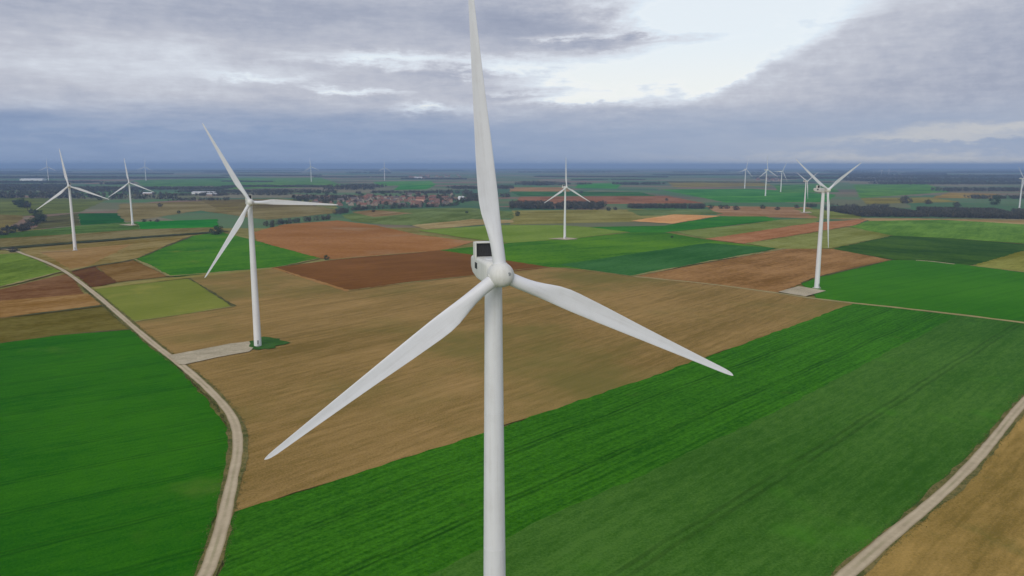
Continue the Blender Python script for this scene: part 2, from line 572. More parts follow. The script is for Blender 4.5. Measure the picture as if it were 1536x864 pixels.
# --- the near fields
field([(201, 484), (350, 461), (284, 419), (300, 413), (408, 402), (522, 436), (600, 426), (705, 415), (825, 402), (892, 407), (951, 416), (1166, 440), (1283, 457),
       (1000, 560), (726, 652), (395, 758), (352, 774), (352, 700), (366, 655), (345, 622), (300, 580), (240, 525)],
      (107, 90, 57), (148, 121, 82), ROWB, streak=0.55, big=0.6, fine=0.42, bump_s=0.6, across=20, along=260, bigsize=190, rows=0.10, row_sp=6.5, stretch=6,
      third=((100, 96, 58), 230, 0.46, 0.75), tram=0.12, tram_sp=31)
field([(137, 435), (284, 419), (352, 461), (202, 485)], (98, 107, 52), (116, 121, 64), gang((202, 484), (350, 460)), streak=0.4, big=0.7, fine=0.3, bump_s=0.2,
      third=((132, 128, 70), 70, 0.58, 0.6))
field([(406, 403), (510, 389), (640, 378), (659, 376), (720, 385), (769, 393), (828, 402), (705, 416), (600, 427), (523, 438)], (92, 64, 44), (118, 82, 56),
      gang((600, 427), (705, 416)), streak=0.6, big=0.6, fine=0.25, bump_s=0.2)
field([(-700, 600), (-180, 538), (0, 517), (95, 504), (198, 496), (262, 548), (312, 602), (342, 645), (350, 668), (338, 730), (318, 800), (296, 868), (270, 940), (240, 1000), (-900, 1000)],
      (30, 83, 12), (51, 104, 25), gang((0, 518), (196, 496)), streak=0.4, big=0.7, fine=0.5, bump_s=0.8, across=7, bigsize=110, rows=0.09, row_sp=3.4, stretch=4,
      third=((84, 110, 46), 60, 0.57, 0.55), tram=0.35, tram_sp=26)
field([(350, 772), (395, 757), (726, 652), (1000, 559), (1283, 456), (1445, 476), (1172, 628), (795, 810), (655, 880), (400, 1010), (300, 1010), (327, 868), (340, 805)],
      (34, 80, 14), (60, 112, 29), ROW, streak=0.8, big=0.35, fine=0.5, bump_s=1.0, across=3.2, along=90, tram=0.45, tram_sp=27, rows=0.17, row_sp=2.6, stretch=2.0,
      third=((62, 76, 40), 22, 0.62, 0.5), grain=0.9)
field([(1437, 474), (1536, 486), (1700, 505), (1780, 540), (1530, 612), (1466, 686), (1338, 803), (1262, 868), (1150, 1010), (380, 1010), (640, 868), (780, 800), (1160, 622)],
      (46, 84, 31), (71, 107, 46), ROW, streak=0.6, big=0.5, fine=0.6, bump_s=0.7, across=7, along=160, tram=0.38, tram_sp=40,
      third=((66, 116, 38), 60, 0.56, 0.6))
field([(1540, 606), (1475, 684), (1412, 745), (1342, 805), (1280, 862), (1180, 1010), (2000, 1010), (2000, 640), (1800, 560)],
      (112, 94, 50), (154, 126, 74), gang((1330, 840), (1536, 640)), streak=0.8, big=0.5, fine=0.35, bump_s=0.6, across=8, along=70, bigsize=60,
      third=((92, 92, 48), 40, 0.58, 0.6))
# second pass over the drilled field: the plainer strip beside its edge
ff([(134, 433), (300, 413), (408, 402), (408, 404), (300, 416), (134, 436)], (130, 122, 76), 10)
ff([(406, 403), (412, 402.6), (526, 437), (520, 438.5)], (142, 108, 74), 8)


# ------------------------------------------------------------------ tracks and pads
def ribbon(name, pts, width, mat, wob=0.25, z=None, off=0.0, step=5.0, kind='structure', vary=0.0):
    W = [gp(*p) for p in pts]
    # Catmull-Rom through the points
    P = []
    ext = [W[0] * 2 - W[1]] + W + [W[-1] * 2 - W[-2]]
    for i in range(1, len(ext) - 2):
        a, b, c, d = ext[i - 1:i + 3]
        k = max(2, int((c - b).length / step))
        for j in range(k):
            t = j / k
            P.append(0.5 * (2 * b + (c - a) * t + (2 * a - 5 * b + 4 * c - d) * t * t + (3 * b - a - 3 * c + d) * t ** 3))
    P.append(W[-1])
    LAYER[0] += 1
    zz = 0.02 + LAYER[0] * 0.012 if z is None else z
    vs, fs = [], []
    for i, p in enumerate(P):
        t = (P[min(i + 1, len(P) - 1)] - P[max(i - 1, 0)]).normalized()
        nrm = Vector((-t.y, t.x))
        vw = max(0.08, 1.0 + vary * (math.sin(i * 0.37 + width) + math.sin(i * 0.13 + 2.0 * width) + rng.uniform(-.7, .7)))
        for k in range(5):
            f = (k / 4 - 0.5) * vw
            e = (rng.random() - 0.5) * wob if k in (0, 4) else 0
            q = p + nrm * (off + f * width + e)
            vs.append((q.x, q.y, zz))
    for i in range(len(P) - 1):
        for k in range(4):
            a = i * 5 + k
            fs.append((a, a + 1, a + 6, a + 5))
    o = mesh_obj(name, vs, fs, mat)
    # v coordinate across the track for the wheel ruts
    uv = o.data.uv_layers.new(name='across')
    for poly in o.data.polygons:
        for li in poly.loop_indices:
            vi = o.data.loops[li].vertex_index
            uv.data[li].uv = ((vi % 5) / 4.0, (vi // 5) * 0.1)
    return tag(o, kind=kind), P


def track_mat(name, c1, c2, rut=0.5):
    m, nt, bs = new_mat(name)
    pos = nt.new('ShaderNodeNewGeometry').outputs['Position']
    u, v, w = nt.sep(nt.new('ShaderNodeUVMap', uv_map='across').outputs[0])
    n = nt.noise(pos, 0.5, 5, 0.65)
    n2 = nt.noise(pos, 0.08, 3, 0.6)
    col = nt.mix(nt.math('MULTIPLY', (n - 0.5) * 1.6 + (n2 - 0.5) * 1.4 + 0.5, 1.0, clamp=True), alb(c1), alb(c2))
    d = nt.math('ABSOLUTE', nt.math('ABSOLUTE', u - 0.5) - 0.26)
    mid = nt.smooth(nt.math('ABSOLUTE', u - 0.5), 0.05, 0.14, 1.0, 0.0) * nt.smooth(nt.noise(pos, 0.035, 3), 0.4, 0.65)
    col = nt.mix(nt.smooth(d, 0.03, 0.16, 0.55, 0.0) * rut, col, alb(sh(c2, 14)))
    col = nt.mix(mid * 0.4, col, alb((112, 110, 72)))
    edge = nt.smooth(nt.math('ABSOLUTE', u - 0.5) + (n - 0.5) * 0.2, 0.36, 0.5)
    col = nt.mix(edge * 0.6, col, alb((118, 104, 76)))
    nt.put(bs.inputs['Base Color'], col)
    bs.inputs['Roughness'].default_value = 0.95
    bs.inputs['Specular IOR Level'].default_value = 0.1
    bump(nt, bs, nt.noise(pos, 2.0, 4, 0.7), 0.5, 0.1)
    return m


track_m = track_mat('pale_track_gravel', (148, 133, 110), (172, 157, 132), 0.35)
verge_m = field_mat('rough_verge', (74, 80, 42), (118, 106, 66), 0.0, streak=0.3, big=0.9, fine=0.8, bigsize=14, bump_s=1.0)
LEFT = [(240, 1010), (288, 905), (312, 858), (331, 800), (347, 730), (357, 672), (349, 630), (317, 590), (272, 550), (232, 519), (199, 491), (166, 462),
        (135, 436), (97, 408), (66, 393), (33, 381)]
RIGHT = [(1150, 975), (1272, 864), (1342, 803), (1411, 745), (1470, 686), (1536, 606), (1600, 545), (1690, 470)]
_, left_v = ribbon('track_verge', LEFT[:13], 5.6, verge_m, wob=0.9, vary=0.16)
_, LP = ribbon('track', LEFT, 3.7, track_m, vary=0.05)
_, right_v = ribbon('track_verge', RIGHT, 5.4, verge_m, wob=0.9, vary=0.16)
_, RP = ribbon('track', RIGHT, 3.6, track_m, vary=0.05)
hl_m = track_mat('grassy_headland', (122, 110, 66), (150, 134, 92), 0.1)
ribbon('path', [(951, 416), (1060, 427), (1166, 441), (1208, 447.5), (1283, 456.5), (1345, 463), (1437, 473.5), (1536, 486), (1700, 507)], 5.0, hl_m, wob=1.2)
ribbon('path', [(1374, 391.5), (1400, 393.5), (1432, 397.5)], 3.5, track_m, wob=0.8)
ribbon('path', [(33, 381), (24, 377.5), (10, 375), (-40, 375)], 4.0, track_m, wob=0.6)
ribbon('path', [(60, 379.5), (108, 377)], 4.5, hl_m, wob=0.8)
margin_m = field_mat('grass_margin', (104, 100, 58), (140, 130, 84), 0.0, streak=0.2, big=0.8, fine=0.6, bigsize=20, bump_s=0)
dull_m = field_mat('dull_margin', (62, 66, 38), (92, 86, 54), 0.0, streak=0.2, big=0.8, fine=0.6, bigsize=20, bump_s=0)
for pts, w, m in [([(-60, 440), (0, 431.5), (92, 408.5)], 3.0, margin_m), ([(-60, 486), (0, 479), (154, 460)], 3.0, dull_m), ([(-60, 525), (0, 517), (95, 504), (197, 496)], 2.2, dull_m),
                  ([(201, 389.5), (228, 402), (254, 415.5)], 3.0, margin_m), ([(254, 415.5), (300, 412), (408, 402.5), (480, 388.5)], 4.0, margin_m),
                  ([(107, 408), (143, 400), (201, 390), (245, 372), (290, 354)], 3.5, dull_m), ([(408, 402.5), (510, 389.5), (640, 378.5)], 2.5, margin_m),
                  ([(202, 484), (270, 474), (351, 461)], 2.5, margin_m), ([(284, 419), (318, 440), (351, 461)], 2.0, dull_m),
                  ([(946, 416), (1060, 394), (1177, 374)], 4.0, margin_m), ([(1202, 426), (1231, 416), (1338, 391)], 2.5, dull_m),
                                    ([(523, 437.5), (600, 427), (705, 415.5), (828, 402.5), (951, 416)], 2.5, margin_m), ([(1292, 327.5), (1400, 329), (1536, 332), (1700, 338)], 10.0, margin_m),
                  ([(1455, 399.5), (1536, 409.5), (1700, 425)], 3.0, margin_m)]:
    ribbon('field_margin', pts, w, m, wob=w * 0.35, vary=0.42)
ditch_m = field_mat('ditch_growth', (44, 54, 32), (78, 76, 46), 0.0, streak=0.4, big=0.6, fine=0.6, bump_s=0)
ribbon('ditch', [(-120, 384), (0, 373.5), (117, 364.5), (220, 356), (300, 350.5), (340, 347)], 22.0, ditch_m, wob=6)

pad_m = field_mat('hardstand_gravel', (136, 126, 106), (172, 160, 138), 0.4, streak=0.3, big=0.5, fine=0.5, bigsize=20, bump_s=0.4)
grass_m = field_mat('rank_grass', (42, 76, 28), (62, 94, 40), 0.0, streak=0.2, big=0.5, fine=0.6, bigsize=15, bump_s=0.6)
sheet('hardstand', [(252, 536), (300, 527), (345, 518), (379, 514), (384, 522), (374, 530), (320, 540), (276, 550), (268, 549)], pad_m, wob=0.4, step=3)
sheet('grass_patch', [(376, 518), (384, 511), (395, 507.5), (406, 508.5), (420, 510.5), (431, 515), (436, 516.5), (427, 519.5), (412, 522), (404, 526), (388, 527.5), (378, 526)], grass_m, wob=3.0, step=1.5)
sheet('hardstand', [(1198, 431), (1239, 438), (1208, 446.5), (1167, 439.5)], pad_m, wob=0.4, step=3)
sheet('hardstand', [(822, 359), (850, 357), (868, 359.5), (848, 361)], pad_m, wob=0.6)
sheet('hardstand', [(178, 338), (200, 336), (206, 338.5), (196, 339.5)], pad_m, wob=0.6)
sheet('hardstand', [(1198, 319), (1214, 318), (1218, 320), (1204, 320.5)], pad_m, wob=0.6)


# ------------------------------------------------------------------ wind turbines
def paint(name, base, dirt, rough):
    m, nt, bs = new_mat(name)
    tc = nt.new('ShaderNodeTexCoord').outputs['Object']
    x, y, z = nt.sep(tc)
    n = nt.noise(nt.vec(x * 1.6, y * 1.6, z * 0.06), 1.0, 5, 0.6)
    n2 = nt.noise(tc, 0.35, 4, 0.6)
    f = nt.smooth(n * 0.6 + n2 * 0.4, 0.44, 0.66) * 0.6
    nt.put(bs.inputs['Base Color'], nt.mix(f, base, dirt))
    bs.inputs['Roughness'].default_value = rough
    bs.inputs['Specular IOR Level'].default_value = 0.35
    return m


white_m = paint('turbine_white_paint', (0.80, 0.80, 0.79), (0.68, 0.67, 0.64), 0.45)
blade_m = paint('blade_gelcoat', (0.80, 0.80, 0.80), (0.68, 0.67, 0.655), 0.40)
cream_m = paint('nacelle_gelcoat', (0.78, 0.77, 0.71), (0.62, 0.60, 0.53), 0.5)
dark_m = plain_mat('radiator_black', (44, 44, 46), 0.6, 0.3, 4.0)
steel_m = plain_mat('galvanised_steel', (120, 122, 124), 0.4, 0.15, 2.0)
conc_m = plain_mat('foundation_concrete', (150, 146, 138), 0.9, 0.2, 0.8)

HUB_H = 80.0


def lathe(prof, seg=40, axis='z'):
    vs, fs = [], []
    for (r, h) in prof:
        for k in range(seg):
            a = 2 * math.pi * k / seg
            if axis == 'z': vs.append((r * math.cos(a), r * math.sin(a), h))
            else: vs.append((r * math.cos(a), -h, r * math.sin(a)))
    for i in range(len(prof) - 1):
        for k in range(seg):
            a, b = i * seg + k, i * seg + (k + 1) % seg
            fs.append((a, b, b + seg, a + seg))
    fs.append(tuple(range(seg))[::-1])
    fs.append(tuple(range((len(prof) - 1) * seg, len(prof) * seg)))
    return vs, fs


def fix_normals(o):
    bm = bmesh.new()
    bm.from_mesh(o.data)
    bmesh.ops.recalc_face_normals(bm, faces=bm.faces)
    bm.to_mesh(o.data)
    bm.free()
    return o


def smooth_by_angle(o, deg=35):
    bm = bmesh.new()
    bm.from_mesh(o.data)
    bmesh.ops.recalc_face_normals(bm, faces=bm.faces)
    for f in bm.faces: f.smooth = True
    for e in bm.edges:
        e.smooth = len(e.link_faces) == 2 and e.calc_face_angle(0) < R(deg)
    bm.to_mesh(o.data)
    bm.free()
    return o


def rrect(w, h, r, n=5):
    pts = []
    for cx, cz, a0 in ((w / 2 - r, h / 2 - r, 0), (-w / 2 + r, h / 2 - r, 90), (-w / 2 + r, -h / 2 + r, 180), (w / 2 - r, -h / 2 + r, 270)):
        for i in range(n + 1):
            a = R(a0 + 90 * i / n)
            pts.append((cx + r * math.cos(a), cz + r * math.sin(a)))
    return pts


def loft(sections):
    n = len(sections[0])
    vs = [p for s_ in sections for p in s_]
    fs = []
    for i in range(len(sections) - 1):
        for k in range(n):
            a, b = i * n + k, i * n + (k + 1) % n
            fs.append((a, b, b + n, a + n))
    fs.append(tuple(range(n)))
    fs.append(tuple(range((len(sections) - 1) * n, len(sections) * n))[::-1])
    return vs, fs


def box_bm(bm, c, s, bev=0.0, rot=None):
    r = bmesh.ops.create_cube(bm, size=1.0)
    for v in r['verts']:
        p = Vector((v.co.x * s[0], v.co.y * s[1], v.co.z * s[2]))
        if rot: p = rot @ p
        v.co = p + Vector(c)
    if bev:
        es = list({e for v in r['verts'] for e in v.link_edges})
        bmesh.ops.bevel(bm, geom=es, offset=bev, segments=2, affect='EDGES')


CHORD = [(0.0, 1.8), (0.05, 1.8), (0.09, 1.98), (0.13, 2.28), (0.17, 2.54), (0.21, 2.76), (0.25, 2.86), (0.30, 2.84), (0.36, 2.68), (0.44, 2.44),
         (0.54, 2.06), (0.64, 1.72), (0.74, 1.40), (0.84, 1.08), (0.92, 0.84), (0.96, 0.70), (0.98, 0.55), (0.993, 0.32), (1.0, 0.06), (1.01, 0.0)]


def spline(P, x):
    for i in range(len(P) - 1):
        if P[i][0] <= x <= P[i + 1][0]: break
    x1, y1 = P[i]
    x2, y2 = P[i + 1]
    x0, y0 = P[max(i - 1, 0)]
    x3, y3 = P[min(i + 2, len(P) - 1)]
    m1 = (y2 - y0) / max(x2 - x0, 1e-6) * (x2 - x1)
    m2 = (y3 - y1) / max(x3 - x1, 1e-6) * (x2 - x1)
    u = (x - x1) / (x2 - x1)
    return (2 * u ** 3 - 3 * u * u + 1) * y1 + (u ** 3 - 2 * u * u + u) * m1 + (-2 * u ** 3 + 3 * u * u) * y2 + (u ** 3 - u * u) * m2


def blade_mesh(Rl):
    secs = []
    N = 28
    st = [0.035, 0.045, 0.06, 0.08, 0.10, 0.13, 0.16, 0.19, 0.22, 0.26, 0.30, 0.36, 0.42, 0.50, 0.58, 0.66, 0.74, 0.82, 0.88, 0.93, 0.96, 0.98, 0.993, 1.0]
    for s_ in st:
        root = 1.8
        t = min(1.0, max(0.0, (s_ - 0.04) / 0.24))
        t = t * t * t * (t * (6 * t - 15) + 10)
        chord = spline(CHORD, s_)
        thick = root * (1 - t) + t * chord * (0.30 - 0.16 * min(1, (s_ - 0.1) / 0.6))
        twist = R(13) * (1 - s_) ** 2 * t + R(1)
        bend = -1.1 * s_ ** 2.2          # pre-bend away from the tower
        loop = []
        for k in range(N):
            a = 2 * math.pi * k / N
            cx_, cy_ = math.cos(a) * root / 2, math.sin(a) * root / 2
            # aerofoil: leading edge at +X
            u = (1 - math.cos(a)) / 2                        # 0 at LE, 1 at TE
            yt = 2.6 * (0.2969 * math.sqrt(max(u, 0)) - 0.126 * u - 0.3516 * u * u + 0.2843 * u ** 3 - 0.1015 * u ** 4)
            ax_ = chord * (0.30 - u)
            ay_ = yt * thick * (1 if a <= math.pi else -1) + 0.05 * chord * math.sin(math.pi * u)
            x = cx_ * (1 - t) + ax_ * t
            y = cy_ * (1 - t) + ay_ * t
            c, sn = math.cos(twist), math.sin(twist)
            loop.append((x * c - y * sn, x * sn + y * c + bend, s_ * Rl))
        secs.append(loop)
    return loft(secs)


TILT = R(5)
HUB_Y = -4.3


def make_turbine(Rl=46.0, detail=True):
    root = empty('wind_turbine', (0, 0, 0))
    f = mesh_obj('foundation', *lathe([(3.4, 0.0), (3.4, 0.7), (3.2, 0.9), (2.15, 0.92)], 48), conc_m, root)
    smooth_by_angle(f)
    r0, r1, zt = 2.02, 1.24, HUB_H - 1.75
    prof = []
    for i in range(41):
        z = 0.9 + (zt - 0.9) * i / 40
        rr = r0 + (r1 - r0) * i / 40
        prof.append((rr, z))
        if i in (9, 19, 30):
            prof += [(rr + 0.004, z + 0.05), (rr - 0.05, z + 0.06), (rr - 0.05, z + 0.14), (rr + 0.002, z + 0.15)]
    t = mesh_obj('tower', *lathe(prof, 64), white_m, root)
    smooth_by_angle(t, 50)
    bm = bmesh.new()
    box_bm(bm, (0, -2.0, 3.3), (0.95, 0.16, 2.2), 0.05)
    d = bm_obj('door', bm, steel_m, t)
    bm = bmesh.new()
    for k in range(6): box_bm(bm, (0, -2.5 - 0.28 * k, 2.1 - 0.33 * k), (1.1, 0.28, 0.06))
    for sx in (-0.55, 0.55): box_bm(bm, (sx, -3.2, 1.55), (0.06, 1.9, 0.08), rot=Matrix.Rotation(R(49), 3, 'X'))
    bm_obj('steps', bm, steel_m, root)
    c = mesh_obj('yaw_collar', *lathe([(1.26, zt - 0.35), (1.5, zt - 0.2), (1.55, zt + 0.25), (1.3, zt + 0.4)], 48), cream_m, root)
    smooth_by_angle(c)
    # nacelle, front at -Y
    S = []
    for (y, w, zl, zh, rr) in ((-2.55, 2.3, -1.1, 1.15, 0.9), (-2.3, 2.9, -1.45, 1.4, 0.85), (-1.4, 3.3, -1.7, 1.5, 0.6), (0.5, 3.5, -1.8, 1.48, 0.5),
                               (4.0, 3.5, -1.75, 1.46, 0.45), (6.8, 3.45, -1.3, 1.42, 0.45), (8.0, 3.35, -0.7, 1.35, 0.5), (8.25, 3.0, -0.45, 1.15, 0.45)):
        S.append([(px, y, pz + (zl + zh) / 2 + HUB_H) for px, pz in rrect(w * 0.94, zh - zl, rr)])
    nac = mesh_obj('nacelle', *loft(S), cream_m, root)
    smooth_by_angle(nac, 40)
    for sx in (-1, 1):
        bm = bmesh.new()
        box_bm(bm, (sx * 1.64, 4.0, HUB_H + 0.25), (0.08, 1.5, 0.9), 0.01)
        bm_obj('vent', bm, dark_m, nac)
    bm = bmesh.new()
    box_bm(bm, (0, 1.6, HUB_H + 1.5), (1.5, 1.7, 0.14), 0.05)
    bm_obj('hatch', bm, white_m, nac)
    # upright cooler across the back of the roof
    fz, fh, fw, fy = HUB_H + 1.2, 2.45, 3.42, 5.0
    bm = bmesh.new()
    for sx in (-1, 1): box_bm(bm, (sx * (fw / 2 - 0.12), fy, fz + fh / 2), (0.24, 1.5, fh), 0.08)
    box_bm(bm, (0, fy, fz + fh - 0.09), (fw - 0.50, 1.5, 0.18), 0.05)
    fr = bm_obj('cooler_frame', bm, cream_m, root)
    bm = bmesh.new()
    box_bm(bm, (0, fy + 0.1, fz + fh / 2 - 0.1), (fw - 0.5, 0.5, fh - 0.22))
    for k in range(9):
        box_bm(bm, (-fw / 2 + 0.5 + k * (fw - 1.0) / 8, fy - 0.18, fz + fh / 2 - 0.1), (0.06, 0.08, fh - 0.4))
    bm_obj('radiator', bm, dark_m, fr)
    bm = bmesh.new()
    for sx in (-0.9, 0.9):
        box_bm(bm, (sx, 7.2, HUB_H + 2.2), (0.06, 0.06, 1.7))
        box_bm(bm, (sx, 7.2, HUB_H + 3.05), (0.28, 0.28, 0.1))
    box_bm(bm, (0, 7.2, HUB_H + 2.5), (1.86, 0.05, 0.05))
    bm_obj('weather_mast', bm, steel_m, root)
    # hub
    hubM = Matrix.Translation((0, HUB_Y, HUB_H)) @ Matrix.Rotation(-TILT, 4, 'X')
    prof = [(1.2, -1.75), (1.5, -1.65), (1.66, -1.35), (1.66, -1.3), (1.63, -1.28), (1.63, -1.22), (1.68, -1.2), (1.73, -0.6), (1.73, 0.3), (1.68, 0.8), (1.52, 1.3), (1.25, 1.7), (0.88, 1.98), (0.46, 2.13), (0.12, 2.18)]
    h = mesh_obj('hub', *lathe(prof, 48, 'y'), cream_m, root)
    smooth_by_angle(h, 40)
    h.matrix_local = hubM
    bm = bmesh.new()
    bmesh.ops.create_circle(bm, cap_ends=True, segments=20, radius=0.24)
    bmesh.ops.rotate(bm, verts=bm.verts, cent=(0, 0, 0), matrix=Matrix.Rotation(R(90), 3, 'X'))
    ex = bmesh.ops.extrude_face_region(bm, geom=list(bm.faces))
    for v in [g for g in ex['geom'] if isinstance(g, bmesh.types.BMVert)]: v.co.y -= 0.1
    for v in bm.verts: v.co += Vector((0.7, -1.98, 0.15))
    bmesh.ops.recalc_face_normals(bm, faces=bm.faces)
    bm_obj('hub_port', bm, steel_m, h)
    vs, fs = blade_mesh(Rl)
    me = None
    for k in range(3):
        if me is None:
            b = mesh_obj('blade', vs, fs, blade_m, root)
            smooth_by_angle(b, 55)
            me = b.data
        else:
            b = bpy.data.objects.new('blade', me)
            COL.objects.link(b)
            b.parent = root
    cv, cf = lathe([(1.08, 1.2), (1.08, 1.8), (0.96, 1.85)], 36)
    me = None
    for b in [c for c in root.children if c.name.startswith('blade')]:
        if me is None:
            k_ = mesh_obj('root_collar', cv, cf, cream_m, b)
            smooth_by_angle(k_, 40)
            me = k_.data
        else:
            k_ = bpy.data.objects.new('root_collar', me)
            COL.objects.link(k_)
            k_.parent = b
    return root


def set_rotor(t, az_deg, reach=1.0):
    hubM = Matrix.Translation((0, HUB_Y, HUB_H)) @ Matrix.Rotation(-TILT, 4, 'X')
    bl = [c for c in t.children if c.name.startswith('blade')]
    for k, b in enumerate(bl):
        b.matrix_local = hubM @ Matrix.Rotation(R(90 - (az_deg + 120 * k)), 4, 'Y') @ Matrix.Diagonal((1, 1, reach, 1))


proto = make_turbine()
GT = 'wind turbines across the fields'
proto['category'] = 'wind turbine'
proto['group'] = GT


def place(t, loc, yaw, az_deg, scale, label, reach=1.0):
    t.location = loc
    t.rotation_euler = (0, 0, R(yaw))
    t.scale = (scale,) * 3
    t['label'] = label
    set_rotor(t, az_deg, reach)


# the near one: its hub stands 108 m out
d = ray(751, 412)
hub = Vector((0, 0, CAM_H)) + d * (106.0 / d.y)
YAW1 = 15.0
sc1 = hub.z / HUB_H
off = Matrix.Rotation(R(YAW1), 3, 'Z') @ Vector((0, HUB_Y * sc1, 0))
place(proto, (hub.x - off.x, hub.y - off.y, 0), YAW1, 95, sc1, 'largest white wind turbine, close up in front, its dark cooler showing behind the hub', 0.845)
TURB = [  # base px, hub px, rotor angle, yaw, label
    ((387, 521), (377, 303), 117, 24, 'white wind turbine on a round grass patch at the end of a grey gravel hardstand'),
    ((113, 376), (106, 279), 98, 25, 'white wind turbine standing in the olive field at left beside the dark ditch'),
    ((199, 338), (196, 274), 96, 25, 'white wind turbine at the tip of the bright green strip, behind the dark ditch'),
    ((847, 359), (849, 281), 90, 24, 'white wind turbine on the pale green field in front of the dark tree belt'),
    ((1225, 433), (1236, 285), 28, 30, 'white wind turbine on a square gravel pad between brown soil and bright green crop'),
    ((1529, 312), (1532, 268), 130, 25, 'white wind turbine behind the long dark wood, cut by the edge of the photo'),
    ((1206, 319), (1208, 272), 150, 28, 'white wind turbine partly hidden behind the blade of the turbine on the square pad'),
    ((1148, 294), (1149, 255), 92, 25, 'tallest of three thin distant turbines on the green land at right of the centre'),
    ((1117, 283), (1117, 254), 75, 25, 'leftmost of the three thin distant turbines in a row right of the centre'),
    ((1171, 288), (1171, 257), 60, 25, 'thin distant turbine with one level blade, right of the tallest of three'),
    ((73, 272), (73, 250), 90, 25, 'faint thin distant turbine at far left, left of the turbine in the olive field'),
    ((219, 271), (220, 250), 85, 25, 'faint distant turbine just right of the turbine behind the ditch'),
    ((467, 273), (467, 250), 95, 25, 'faint thin distant turbine alone on the green plain left of the village'),
    ((577, 271), (577, 251.5), 90, 25, 'faint distant turbine on the horizon above the red roofed village'),
    ((1333, 263), (1333, 254), 92, 25, 'tiny pale turbine on the dark blue horizon above the wood, right one of two'),
    ((1322, 264), (1322, 255), 75, 25, 'tiny pale turbine on the dark blue horizon above the wood, left one of two'),
]
for base, hubp, a, yaw, lab in TURB:
    t = copy_tree(proto)
    g = gp(*base)
    dep = Vector((g.x, g.y, -CAM_H)).dot(FW)
    # tower height so that the hub comes where the photograph shows it
    k = ray(*hubp)
    top = CAM_H + k.z * (math.hypot(g.x, g.y) / math.hypot(k.x, k.y))
    place(t, (g.x, g.y, 0.0), yaw, a, top / HUB_H, lab)

# ------------------------------------------------------------------ trees, hedges, woods
def leaf_mat(name, cols, k=1.0):
    m, nt, bs = new_mat(name)
    g = nt.new('ShaderNodeNewGeometry')
    pos = nt.new('ShaderNodeTexCoord').outputs['Object']
    isl = X(nt, g.outputs['Random Per Island'])
    n = nt.noise(pos, 0.12, 3, 0.6)
    f = nt.math('MULTIPLY', isl * 0.7 + (n - 0.5) * 1.4 + 0.15, 1.0, clamp=True)
    nt.put(bs.inputs['Base Color'], nt.ramp(f, [(i / (len(cols) - 1), alb(c, k)) for i, c in enumerate(cols)]))
    bs.inputs['Roughness'].default_value = 0.9
    bs.inputs['Specular IOR Level'].default_value = 0.1
    return m


leaf_green = leaf_mat('dull_green_leaves', [(36, 46, 30), (52, 64, 40), (70, 84, 50)])
leaf_bare = leaf_mat('bare_twigs', [(50, 46, 42), (76, 70, 60), (98, 90, 76)])
leaf_mix = leaf_mat('wood_crowns', [(44, 50, 42), (66, 66, 56), (90, 84, 72)])
bark_m = plain_mat('bark', (66, 56, 46), 0.9, 0.3, 2.0)


def clump_faces(V, Fc, c, rx, rz, n, size, rg):
    """n leaf-sized faces in an uneven ball round c"""
    for _ in range(n):
        while True:
            p = Vector((rg.uniform(-1, 1), rg.uniform(-1, 1), rg.uniform(-1, 1)))
            if 0.15 < p.length < 1: break
        q = Vector((c[0] + p.x * rx, c[1] + p.y * rx, c[2] + p.z * rz))
        nrm = (p + Vector((rg.gauss(0, .6), rg.gauss(0, .6), rg.gauss(0, .6) + 0.25))).normalized()
        t = nrm.orthogonal().normalized()
        b = nrm.cross(t)
        a = rg.random() * 6.28
        t, b = t * math.cos(a) + b * math.sin(a), b * math.cos(a) - t * math.sin(a)
        s_ = size * rg.uniform(0.6, 1.4)
        i = len(V)
        V.extend([q - t * s_, q + b * s_ * .8, q + t * s_, q - b * s_ * .8])
        Fc.append((i, i + 1, i + 2, i + 3))


def limb(V, Fc, a, b, r0, r1, n=6):
    d = (Vector(b) - Vector(a)).normalized()
    t = d.orthogonal().normalized()
    u = d.cross(t)
    i = len(V)
    for p, r in ((a, r0), (b, r1)):
        for k in range(n):
            an = 6.2832 * k / n
            V.append(Vector(p) + t * math.cos(an) * r + u * math.sin(an) * r)
    for k in range(n):
        Fc.append((i + k, i + (k + 1) % n, i + n + (k + 1) % n, i + n + k))


def make_tree(seed, wide, mat, bushy=False):
    """a tree about ten metres tall; scaled where it stands"""
    rg = random.Random(seed)
    root = empty('tree', (0, 0, 0))
    V, Fc = [], []
    top = Vector((rg.uniform(-.4, .4), rg.uniform(-.4, .4), 6.0))
    limb(V, Fc, (0, 0, -0.2), (top.x * .4, top.y * .4, 2.4), 0.32, 0.24)
    limb(V, Fc, (top.x * .4, top.y * .4, 2.4), top, 0.24, 0.10)
    ends = []
    for k in range(9):
        a = k * 2.4 + rg.random()
        z0 = rg.uniform(1.6 if bushy else 2.4, 5.6)
        ln_ = wide * rg.uniform(0.5, 0.95)
        e = Vector((math.cos(a) * ln_, math.sin(a) * ln_, z0 + rg.uniform(0.6, 2.6)))
        limb(V, Fc, (top.x * z0 / 6, top.y * z0 / 6, z0), e, 0.13, 0.04, 5)
        ends.append(e)
    mesh_obj('trunk', V, Fc, bark_m, root)
    V, Fc = [], []
    for e in ends + [Vector((0, 0, 8.2)), Vector((0.6, 0.3, 6.8)), Vector((-.7, -.2, 6.2))]:
        clump_faces(V, Fc, e, wide * rg.uniform(.32, .52), rg.uniform(1.1, 1.9), 46, 0.42, rg)
    if bushy:
        for k in range(6):
            a = k * 1.05
            clump_faces(V, Fc, (math.cos(a) * wide * .5, math.sin(a) * wide * .5, 1.6), wide * .45, 1.5, 46, 0.42, rg)
    mesh_obj('crown', V, Fc, mat, root)
    return root


